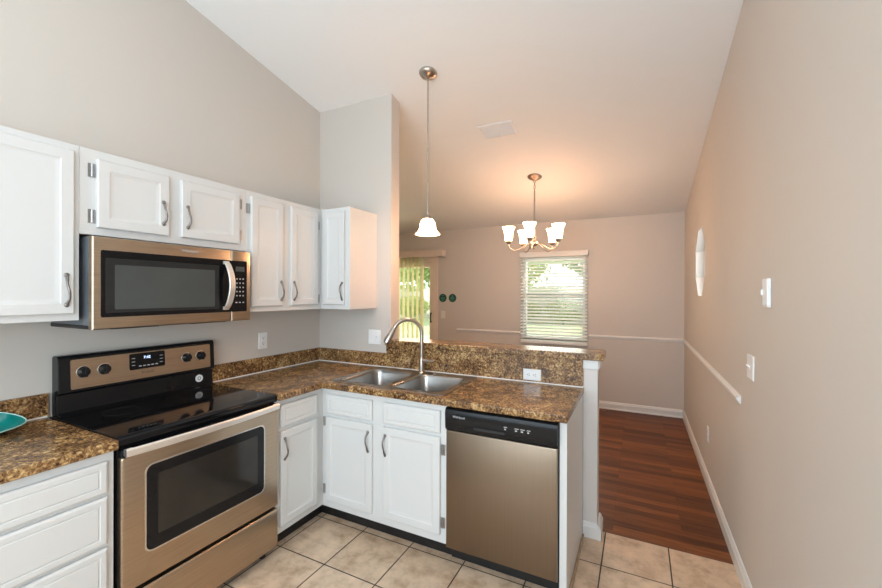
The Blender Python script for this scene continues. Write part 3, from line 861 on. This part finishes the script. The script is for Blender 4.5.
# ------------------------------------------------------------------ microwave
MY0, MY1, MZ0, MZ1 = -1.750, -.992, 1.327, 1.730
t = thing('microwave', 'over-the-range microwave with brown steel front and black glass door', 'microwave', (.2, (MY0 + MY1) / 2, MZ0))
mb = MB(); mb.box(.003, MY0 + .006, MZ0 + .020, .372, MY1 - .006, MZ1 + .002)
mb.build('casing', 'grey_case', t, bevel=.002)
mb = MB(); mb.box(.003, MY0 + .004, MZ0 + .004, .385, MY1 - .004, MZ0 + .020); mb.box(.10, MY0 + .10, MZ0 - .004, .33, MY0 + .30, MZ0 + .004); mb.box(.10, MY1 - .30, MZ0 - .004, .33, MY1 - .10, MZ0 + .004)
mb.build('underside_vent', 'black_matte', t, bevel=.002)
SEAM = -1.116
fm = FX(.372)
mb = MB(); mb.T = fm
mb.rings([rect(MY0, MZ0 + .004, SEAM - .001, MZ1, i, d_) for i, d_ in ((0, 0), (0, .028), (.004, .034), (.008, .035))])
md = mb.build('door', 'steel', t, smooth=True, ang=30)
mb = MB(); mb.T = fm
mb.rings([rect(SEAM + .001, MZ0 + .004, MY1, MZ1, i, d_) for i, d_ in ((0, 0), (0, .028), (.004, .034), (.008, .035))])
mp_ = mb.build('control_frame', 'steel', t, smooth=True, ang=30)
mb = MB(); mb.T = fm
mb.rings([rrect(-1.722, 1.383, SEAM - .001, 1.673, .008, .033), rrect(-1.722, 1.383, SEAM - .001, 1.673, .008, .0375)])
g_ = mb.build('door_glass', 'black_glass', md)
mb = MB(); mb.T = fm
mb.rings([rrect(-1.706, 1.402, -1.190, 1.640, .006, .036), rrect(-1.706, 1.402, -1.190, 1.640, .006, .0380)])
vw = mb.build('viewing_window', 'mw_tint', md)
mb = MB(); mb.T = fm
mb.rings([rrect(-1.672, 1.416, -1.215, 1.612, .006, .037), rrect(-1.672, 1.416, -1.215, 1.612, .006, .0383)])
mb.build('inner_screen', 'mw_glass', md)
mb = MB(); mb.T = fm
mb.rings([rrect(SEAM + .001, 1.383, -1.020, 1.673, .006, .033), rrect(SEAM + .001, 1.383, -1.020, 1.673, .006, .0375)])
cp = mb.build('control_panel', 'black_glass', mp_)
mb = MB(); mb.T = fm
mb.box(-1.092, 1.612, .037, -1.036, 1.640, .0380)
mb.build('display', 'mw_glass', mp_)
mb = MB(); mb.T = fm
for r_ in range(5):
    for q in range(3): mb.box(-1.088 + q * .020, 1.470 + r_ * .024, .037, -1.088 + q * .020 + .008, 1.470 + r_ * .024 + .007, .0381)
for q in range(3): mb.box(-1.092 + q * .022, 1.432, .037, -1.092 + q * .022 + .010, 1.438, .0381)
mb.build('keypad_print', 'print', mp_)
text('logo', 'Whirlpool', .020, fm, -1.345, 1.703, .0352, 'print', md)
mb = MB(); rs = []
for k in range(21):
    s_ = k / 20; z = 1.400 + .262 * s_
    x = .407 + .004 + .054 * math.sin(PI * s_) ** .75; yo = -1.168
    rs.append([(x, yo - .002, z), (x + .007, yo, z), (x + .007, yo + .032, z), (x, yo + .034, z)])
mb.rings(rs)
mb.box(.405, -1.168, 1.396, .418, -1.136, 1.414); mb.box(.405, -1.168, 1.648, .418, -1.136, 1.666)
mb.build('handle', 'handle_steel', md, bevel=.0015, smooth=True, ang=40)

# ------------------------------------------------------------------ lamps
SL = math.atan(0.1905)
def ceil_frame(x, y):
    return Matrix.Translation((x, y, cz(y))) @ Matrix.Rotation(-SL, 4, 'X') @ Matrix.Rotation(PI, 4, 'X')   # +z points down out of the ceiling
PX, PY = 1.113, -.10
t = thing('pendant_lamp', 'single pendant lamp with a frosted bell shade hanging over the bar', 'pendant lamp', (PX, PY, cz(PY)))
mb = MB(); mb.T = ceil_frame(PX, PY)
mb.lathe([(.064, 0.0), (.065, .004), (.064, .012), (.056, .022), (.040, .032), (.018, .038), (.010, .046), (.002, .047)], n=32)
mb.build('canopy', 'nickel', t, smooth=True, ang=40)
mb = MB(); mb.tube([(PX, PY, cz(PY) - .035), (PX, PY, 2.055)], .0052, 10); mb.tube([(PX, PY, 2.50), (PX, PY, 2.53)], .007, 10)
mb.build('rod', 'nickel', t, smooth=True, ang=40)
MB().lathe([(.002, .062), (.010, .060), (.014, .050), (.014, .040), (.024, .030), (.034, .016), (.036, .004), (.034, 0)], (PX, PY, 2.010), n=24).build('socket_cap', 'nickel', t, smooth=True)
prof = [(.036, 2.012), (.044, 2.006), (.056, 1.990), (.063, 1.968), (.067, 1.940), (.076, 1.920), (.090, 1.904), (.101, 1.895), (.099, 1.893), (.086, 1.902), (.072, 1.917), (.063, 1.938), (.059, 1.966), (.052, 1.987), (.040, 2.003), (.034, 2.008)]
MB().lathe([(r_ * .87, z + .010 - (2.012 - z) * -.06) for r_, z in prof], (PX, PY, 0), n=32, cap0=False, cap1=False).build('lamp_shade', 'shade', t, smooth=True, ang=80)
MB().lathe([(.003, 0), (.022, .010), (.028, .028), (.022, .046), (.014, .060), (.012, .078)], (PX, PY, 1.925), n=20).build('bulb', 'bulb', t, smooth=True)
lp = point('pendant_bulb_light', (PX, PY, 1.885), 2.0, (1.0, .75, .55), .03)
lp.parent = t; lp.location = Vector((PX, PY, 1.885)) - WL[t.name]

CX, CY = 1.465, 1.625
t = thing('chandelier', 'five-arm brushed nickel chandelier with frosted tulip shades, over the dining floor', 'chandelier', (CX, CY, cz(CY)))
mb = MB(); mb.T = ceil_frame(CX, CY)
mb.lathe([(.074, 0), (.076, .004), (.070, .014), (.052, .026), (.026, .036), (.012, .044), (.002, .046)], n=32)
mb.build('canopy', 'nickel', t, smooth=True, ang=40)
mb = MB()
zz = cz(CY) - .040
for k in range(4):
    n = 14; zc2 = zz - .012 - k * .030
    ring = []
    for j in range(n):
        a = 2 * PI * j / n
        c_ = Vector((.011 * math.cos(a), 0, .019 * math.sin(a)))
        if k % 2: c_ = Vector((0, c_.x, c_.z))
        ring.append((c_ + Vector((CX, CY, zc2))))
    rr = []
    for j, p in enumerate(ring):
        d_ = (ring[(j + 1) % n] - ring[j - 1]).normalized(); a_ = Vector((0, 1, 0)) if k % 2 == 0 else Vector((1, 0, 0)); b_ = d_.cross(a_)
        rr.append([p + a_ * .003 * math.cos(q * PI / 3) + b_ * .003 * math.sin(q * PI / 3) for q in range(6)])
    mb.rings(rr, closed=True)
mb.build('chain', 'nickel', t, smooth=True, ang=60)
mb = MB(); mb.tube([(CX, CY, zz - .115), (CX, CY, 2.05)], .008, 12)
mb.build('stem', 'nickel', t, smooth=True)
MB().lathe([(.002, .120), (.014, .118), (.018, .108), (.012, .100), (.012, .085), (.030, .070), (.040, .052), (.040, .036), (.026, .022), (.014, .012), (.016, .004), (.010, -.012), (.002, -.022)], (CX, CY, 1.975), n=28).build('hub', 'nickel', t, smooth=True, ang=50)
view = Vector((2.464 - CX, -2.58 - CY, 0)).normalized()
side = Vector((-view.y, view.x, 0))   # to the right as seen from the kitchen
RA = .27
arm0 = None
for k, deg in enumerate((-10, 62, 134, 206, 278)):
    a = math.radians(deg)
    dr = side * math.sin(a) + view * math.cos(a)
    ctr = Vector((CX, CY, 0))
    P = lambda r_, z: ctr + dr * r_ + Vector((0, 0, z))
    mb = MB()
    mb.tube([P(.034, 2.018), P(.07, 2.016), P(.115, 1.990), (P(.16, 1.960)), P(.205, 1.948), P(.245, 1.963), P(.266, 1.992), P(RA, 2.022)], .0062, 10)
    arm = mb.build('arm', 'nickel', t, smooth=True, ang=60)
    MB().lathe([(.008, 0), (.022, .006), (.030, .020), (.034, .036), (.030, .038), (.002, .030)], P(RA, 2.016), n=20).build('shade_holder', 'nickel', arm, smooth=True)
    prof = [(.030, 2.048), (.036, 2.056), (.041, 2.080), (.042, 2.110), (.045, 2.140), (.053, 2.170), (.063, 2.192), (.067, 2.200), (.064, 2.200), (.050, 2.172), (.043, 2.142), (.039, 2.110), (.038, 2.080), (.033, 2.060), (.002, 2.054)]
    mb_shade = MB().lathe([(r_, z) for r_, z in prof], P(RA, 0), n=28, cap0=True, cap1=True)
    ls = mb_shade.build('lamp_shade', 'shade', arm, smooth=True, ang=80)
    ls.data.materials.append(M['shade_inner'])
    cc = P(RA, 0) - WL[arm.name]
    for p_ in ls.data.polygons:
        rad_ = Vector((p_.center.x - cc.x, p_.center.y - cc.y, 0))
        if rad_.length < .02 or rad_.dot(p_.normal) < 0: p_.material_index = 1
    l = point('chandelier_bulb_light', (0, 0, 0), 0.35, (1.0, .62, .38), .03)
    l.parent = arm; l.location = P(RA, 2.215) - WL[arm.name]

# ceiling vent
vx, vy = 1.365, .712
mb = MB(); fv = ceil_frame(vx, vy)
t = thing('ceiling_vent', 'white louvred air vent in the sloping ceiling', 'vent', (vx, vy, cz(vy)))
mb.T = fv
mb.rings([rect(-.155, -.105, .155, .105, 0, 0), rect(-.155, -.105, .155, .105, 0, .004), rect(-.155, -.105, .155, .105, .006, .008), rect(-.155, -.105, .155, .105, .022, .008), rect(-.155, -.105, .155, .105, .022, .001)], cap0=True, cap1=True)
mb.build('frame', 'white_plastic', t)
mb = MB(); mb.T = fv
for k in range(10):
    y = -.072 + k * .016
    mb.rings([[(x, y, .009), (x, y + .002, .010), (x, y + .016, .004), (x, y + .014, .003)] for x in (-.130, -.004)])
    mb.rings([[(x, y + .014, .003), (x, y + .016, .004), (x, y + .002, .010), (x, y, .009)] for x in (.004, .130)])
mb.box(-.004, -.080, .001, .004, .085, .009)
mb.build('louvres', 'white_plastic', t)

# ------------------------------------------------------------------ plates on walls
def plate(name, label, cat, fr, u, v, w, h, kind, mat='white_plastic'):
    o3 = fr @ Vector((u, v, 0))
    t = thing(name, label, cat, tuple(o3))
    mb = MB(); mb.T = fr
    q = rect(u - w / 2, v - h / 2, u + w / 2, v + h / 2)
    mb.rings([rect(u - w / 2, v - h / 2, u + w / 2, v + h / 2, i, d_) for i, d_ in ((0, .0005), (0, .003), (.003, .006))])
    mb.build('cover_plate', mat, t, smooth=True, ang=25)
    if kind in ('outlet', 'outlet_h'):
        for s_ in (-1, 1):
            mb = MB(); mb.T = fr
            cu, cv = (u, v + s_ * .020) if kind == 'outlet' else (u + s_ * .020, v)
            mb.rings([rrect(cu - .015, cv - .015, cu + .015, cv + .015, .008, .006), rrect(cu - .015, cv - .015, cu + .015, cv + .015, .008, .0078)])
            so = mb.build('socket', mat, t)
            mb = MB(); mb.T = fr
            for e in (-1, 1):
                if kind == 'outlet': mb.box(cu + e * .006 - .0012, cv - .001, .0076, cu + e * .006 + .0012, cv + .008, .0082)
                else: mb.box(cu - .001, cv + e * .006 - .0012, .0076, cu + .008, cv + e * .006 + .0012, .0082)
            mb.lathe([(.003, .0076), (.003, .0082)], (cu if kind == 'outlet' else cu - .008, cv - .008 if kind == 'outlet' else cv, 0), n=10)
            mb.build('slots', 'slot', so)
    else:
        for du in ((0,) if kind == 'switch' else (-.023, .023)):
            mb = MB(); mb.T = fr
            if kind == 'switch2' and du < 0:
                mb.rings([rrect(u + du - .015, v - .030, u + du + .015, v + .030, .004, .006), rrect(u + du - .015, v - .030, u + du + .015, v + .030, .004, .008)])
            else:
                mb.box(u + du - .005, v - .012, .005, u + du + .005, v + .012, .0075)
                mb.rings([rect(u + du - .004, v - .002, u + du + .004, v + .010, 0, .007), rect(u + du - .003, v + .008, u + du + .003, v + .014, 0, .020)])
            mb.build('toggle', mat, t)
    return t
plate('wall_outlet', 'white outlet plate on the wall above the counter beside the stove', 'outlet', FX(0.0), -.578, 1.141, .074, .118, 'outlet')
plate('light_switch', 'white double switch plate on the wall under the narrow cabinet', 'light switch', FY(0.0), .580, 1.141, .116, .116, 'switch2')
plate('wall_outlet', 'white outlet set sideways in the granite-look splash right of the sink', 'outlet', FY(-.020), 1.845, .964, .116, .072, 'outlet_h')
plate('light_switch', 'white switch plate on the long wall above the end of the chair rail', 'light switch', GX(XR), .191, 1.137, .116, .116, 'switch')
plate('wall_outlet', 'white outlet plate low on the long wall under the chair rail', 'outlet', GX(XR), -1.11, .398, .072, .116, 'outlet')
plate('light_switch', 'pale switch plate on the dining wall below the green discs', 'light switch', FY(YF), -.283, 1.155, .075, .118, 'switch', 'ivory_plastic')
# thermostat
t = thing('thermostat', 'small white boxy thermostat on the long wall above the light switch', 'thermostat', (XR, -.47, 1.45))
box(XR - .015, -.512, 1.443, XR - .0005, -.442, 1.557).build('housing', 'white_plastic', t, bevel=.003)
box(XR - .021, -.452, 1.488, XR - .015, -.444, 1.512).build('slider', 'white_plastic', t)
box(XR - .012, -.510, 1.437, XR - .0005, -.444, 1.443).build('base_lip', 'ivory_plastic', t)
# green discs on the far wall
for i, (gx, lab) in enumerate(((-.284, 'round dark green disc with pale lettering, on the dining wall nearer the patio door'),
                               (-.118, 'round dark green disc with a pale tree emblem, on the dining wall nearer the window'))):
    t = thing('wall_disc', lab, 'wall sign', (gx, YF, 1.34), 'green discs above the dining light switch')
    mb = MB(); mb.T = FY(YF); mb.lathe([(.064, .0005), (.064, .006), (.060, .009)], (gx, 1.417, 0), n=36)
    mb.build('disc', 'green_disc', t)
    mb = MB(); mb.T = FY(YF)
    if i == 0:
        for z, w_ in ((1.448, .018), (1.412, .038), (1.395, .034), (1.37, .012)): mb.box(gx - w_, z, .0088, gx + w_, z + .010, .0098)
    else:
        mb.rings([[(gx - .018, 1.440, d_), (gx + .018, 1.440, d_), (gx, 1.463, d_)] for d_ in (.0088, .0098)])
        for z, w_ in ((1.420, .034), (1.402, .036), (1.382, .024)): mb.box(gx - w_, z, .0088, gx + w_, z + .009, .0098)
    mb.build('print', 'green_print', t)

# ------------------------------------------------------------------ blinds
t = thing('window_blinds', 'white horizontal slat blinds, slats open, over the dining window', 'blinds', (1.405, YF - .05, 2.06))
mb = MB(); mb.box(.955, YF - .070, 1.997, 1.866, YF - .058, 2.066); mb.box(.955, YF - .058, 1.997, .963, YF - .001, 2.066); mb.box(1.858, YF - .058, 1.997, 1.866, YF - .001, 2.066)
mb.build('valance', 'trim', t, bevel=.003)
mb = MB(); mb.box(.966, YF - .055, 2.02, 1.855, YF - .005, 2.05); mb.build('head_rail', 'white_plastic', t)
mb = MB(); ns = 27; zt_, zb_ = 1.985, .835
for k in range(ns):
    z = zt_ - (zt_ - zb_) * k / (ns - 1); tl = math.radians(24)
    c_, s_ = .025 * math.cos(tl), .025 * math.sin(tl)
    yc = YF - .032
    mb.rings([[(x, yc - c_, z - s_), (x, yc, z + .0015), (x, yc + c_, z + s_), (x, yc + c_, z + s_ + .0025), (x, yc, z + .0045), (x, yc - c_, z - s_ + .0025)] for x in (.962, 1.856)])
mb.build('slats', 'blind', t)
box(.962, YF - .055, .800, 1.856, YF - .008, .820).build('bottom_rail', 'white_plastic', t, bevel=.003)
mb = MB()
for x in (1.05, 1.41, 1.775):
    for y in (YF - .060, YF - .006): mb.tube([(x, y, .82), (x, y, 2.02)], .0012, 5)
mb.build('ladder_cord', 'white_plastic', t)
mb = MB(); mb.tube([(1.79, YF - .066, 2.0), (1.79, YF - .066, 1.05)], .0015, 6); mb.build('pull_cord', 'white_plastic', t)
mb = MB(); mb.tube([(1.03, YF - .066, 2.0), (1.03, YF - .066, 1.2)], .003, 6); mb.build('tilt_wand', 'white_plastic', t)

t = thing('vertical_blinds', 'cream vertical slat blinds with a boxed valance over the patio door', 'blinds', (-1.3, YF - .09, 2.15))
mb = MB(); mb.box(-2.36, YF - .13, 2.060, -.235, YF - .118, 2.165); mb.box(-2.36, YF - .118, 2.060, -2.348, YF - .001, 2.165); mb.box(-.247, YF - .118, 2.060, -.235, YF - .001, 2.165)
mb.box(-2.348, YF - .118, 2.155, -.247, YF - .001, 2.165)
mb.build('valance', 'valance', t, bevel=.002)
box(-2.33, YF - .095, 2.085, -.27, YF - .055, 2.112).build('head_rail', 'valance', t)
mb = MB(); n = 20
for k in range(n):
    x = -2.25 + k * (1.63 / (n - 1)); a = math.radians(97); yc = YF - .075
    if k == n - 1: a = math.radians(80)
    hx, hy = .044 * math.cos(a), .044 * math.sin(a); nx, ny = -math.sin(a) * .006, math.cos(a) * .006
    mb.rings([[(x - hx, yc - hy, z), (x + nx, yc + ny, z), (x + hx, yc + hy, z), (x + hx + .001, yc + hy + .001, z), (x + nx + .001, yc + ny + .001, z), (x - hx + .001, yc - hy + .001, z)] for z in (.03, 2.08)])
mb.build('slats', 'vblind', t)

# ------------------------------------------------------------------ teal dish at the counter end
t = thing('teal_dish', 'glossy teal leaf-shaped plastic dish on the counter left of the stove', 'dish', (.13, -2.035, CT))
mb = MB(); L_, W_ = .170, .092
def leaf(s_, z, k=1.0):
    pts = []
    n = 26
    for i in range(n):
        a = 2 * PI * i / n
        u = math.cos(a); v = math.sin(a)
        wv = W_ * v * (abs(v) ** .25) * k
        pts.append((s_ * wv * 0.95, s_ * L_ * u * k, z * (1.0 - .62 * v * min(1, s_) - .40 * abs(u) ** 3)))
    return pts
fr = Matrix.Translation((.140, -2.030, CT + .002)) @ Matrix.Rotation(math.radians(8), 4, 'Z')
mb.T = fr
mb.rings([leaf(.40, 0), leaf(.62, .006), leaf(.85, .026), leaf(1.0, .050), leaf(.97, .052), leaf(.82, .030), leaf(.6, .010), leaf(.38, .004)])
di = mb.build('bowl', 'teal', t, smooth=True, ang=60)
mb = MB(); mb.T = fr
ring = [Vector(p) for p in leaf(.99, .0515)]
n = len(ring); rr = []
for j, p in enumerate(ring):
    d_ = (ring[(j + 1) % n] - ring[j - 1]).normalized(); a_ = d_.cross(Vector((0, 0, 1))).normalized(); b_ = d_.cross(a_)
    rr.append([p + a_ * .0025 * math.cos(q * PI / 3) + b_ * .0025 * math.sin(q * PI / 3) for q in range(6)])
mb.rings(rr, closed=True); mb.build('rim', 'teal_pale', t, smooth=True, ang=80)
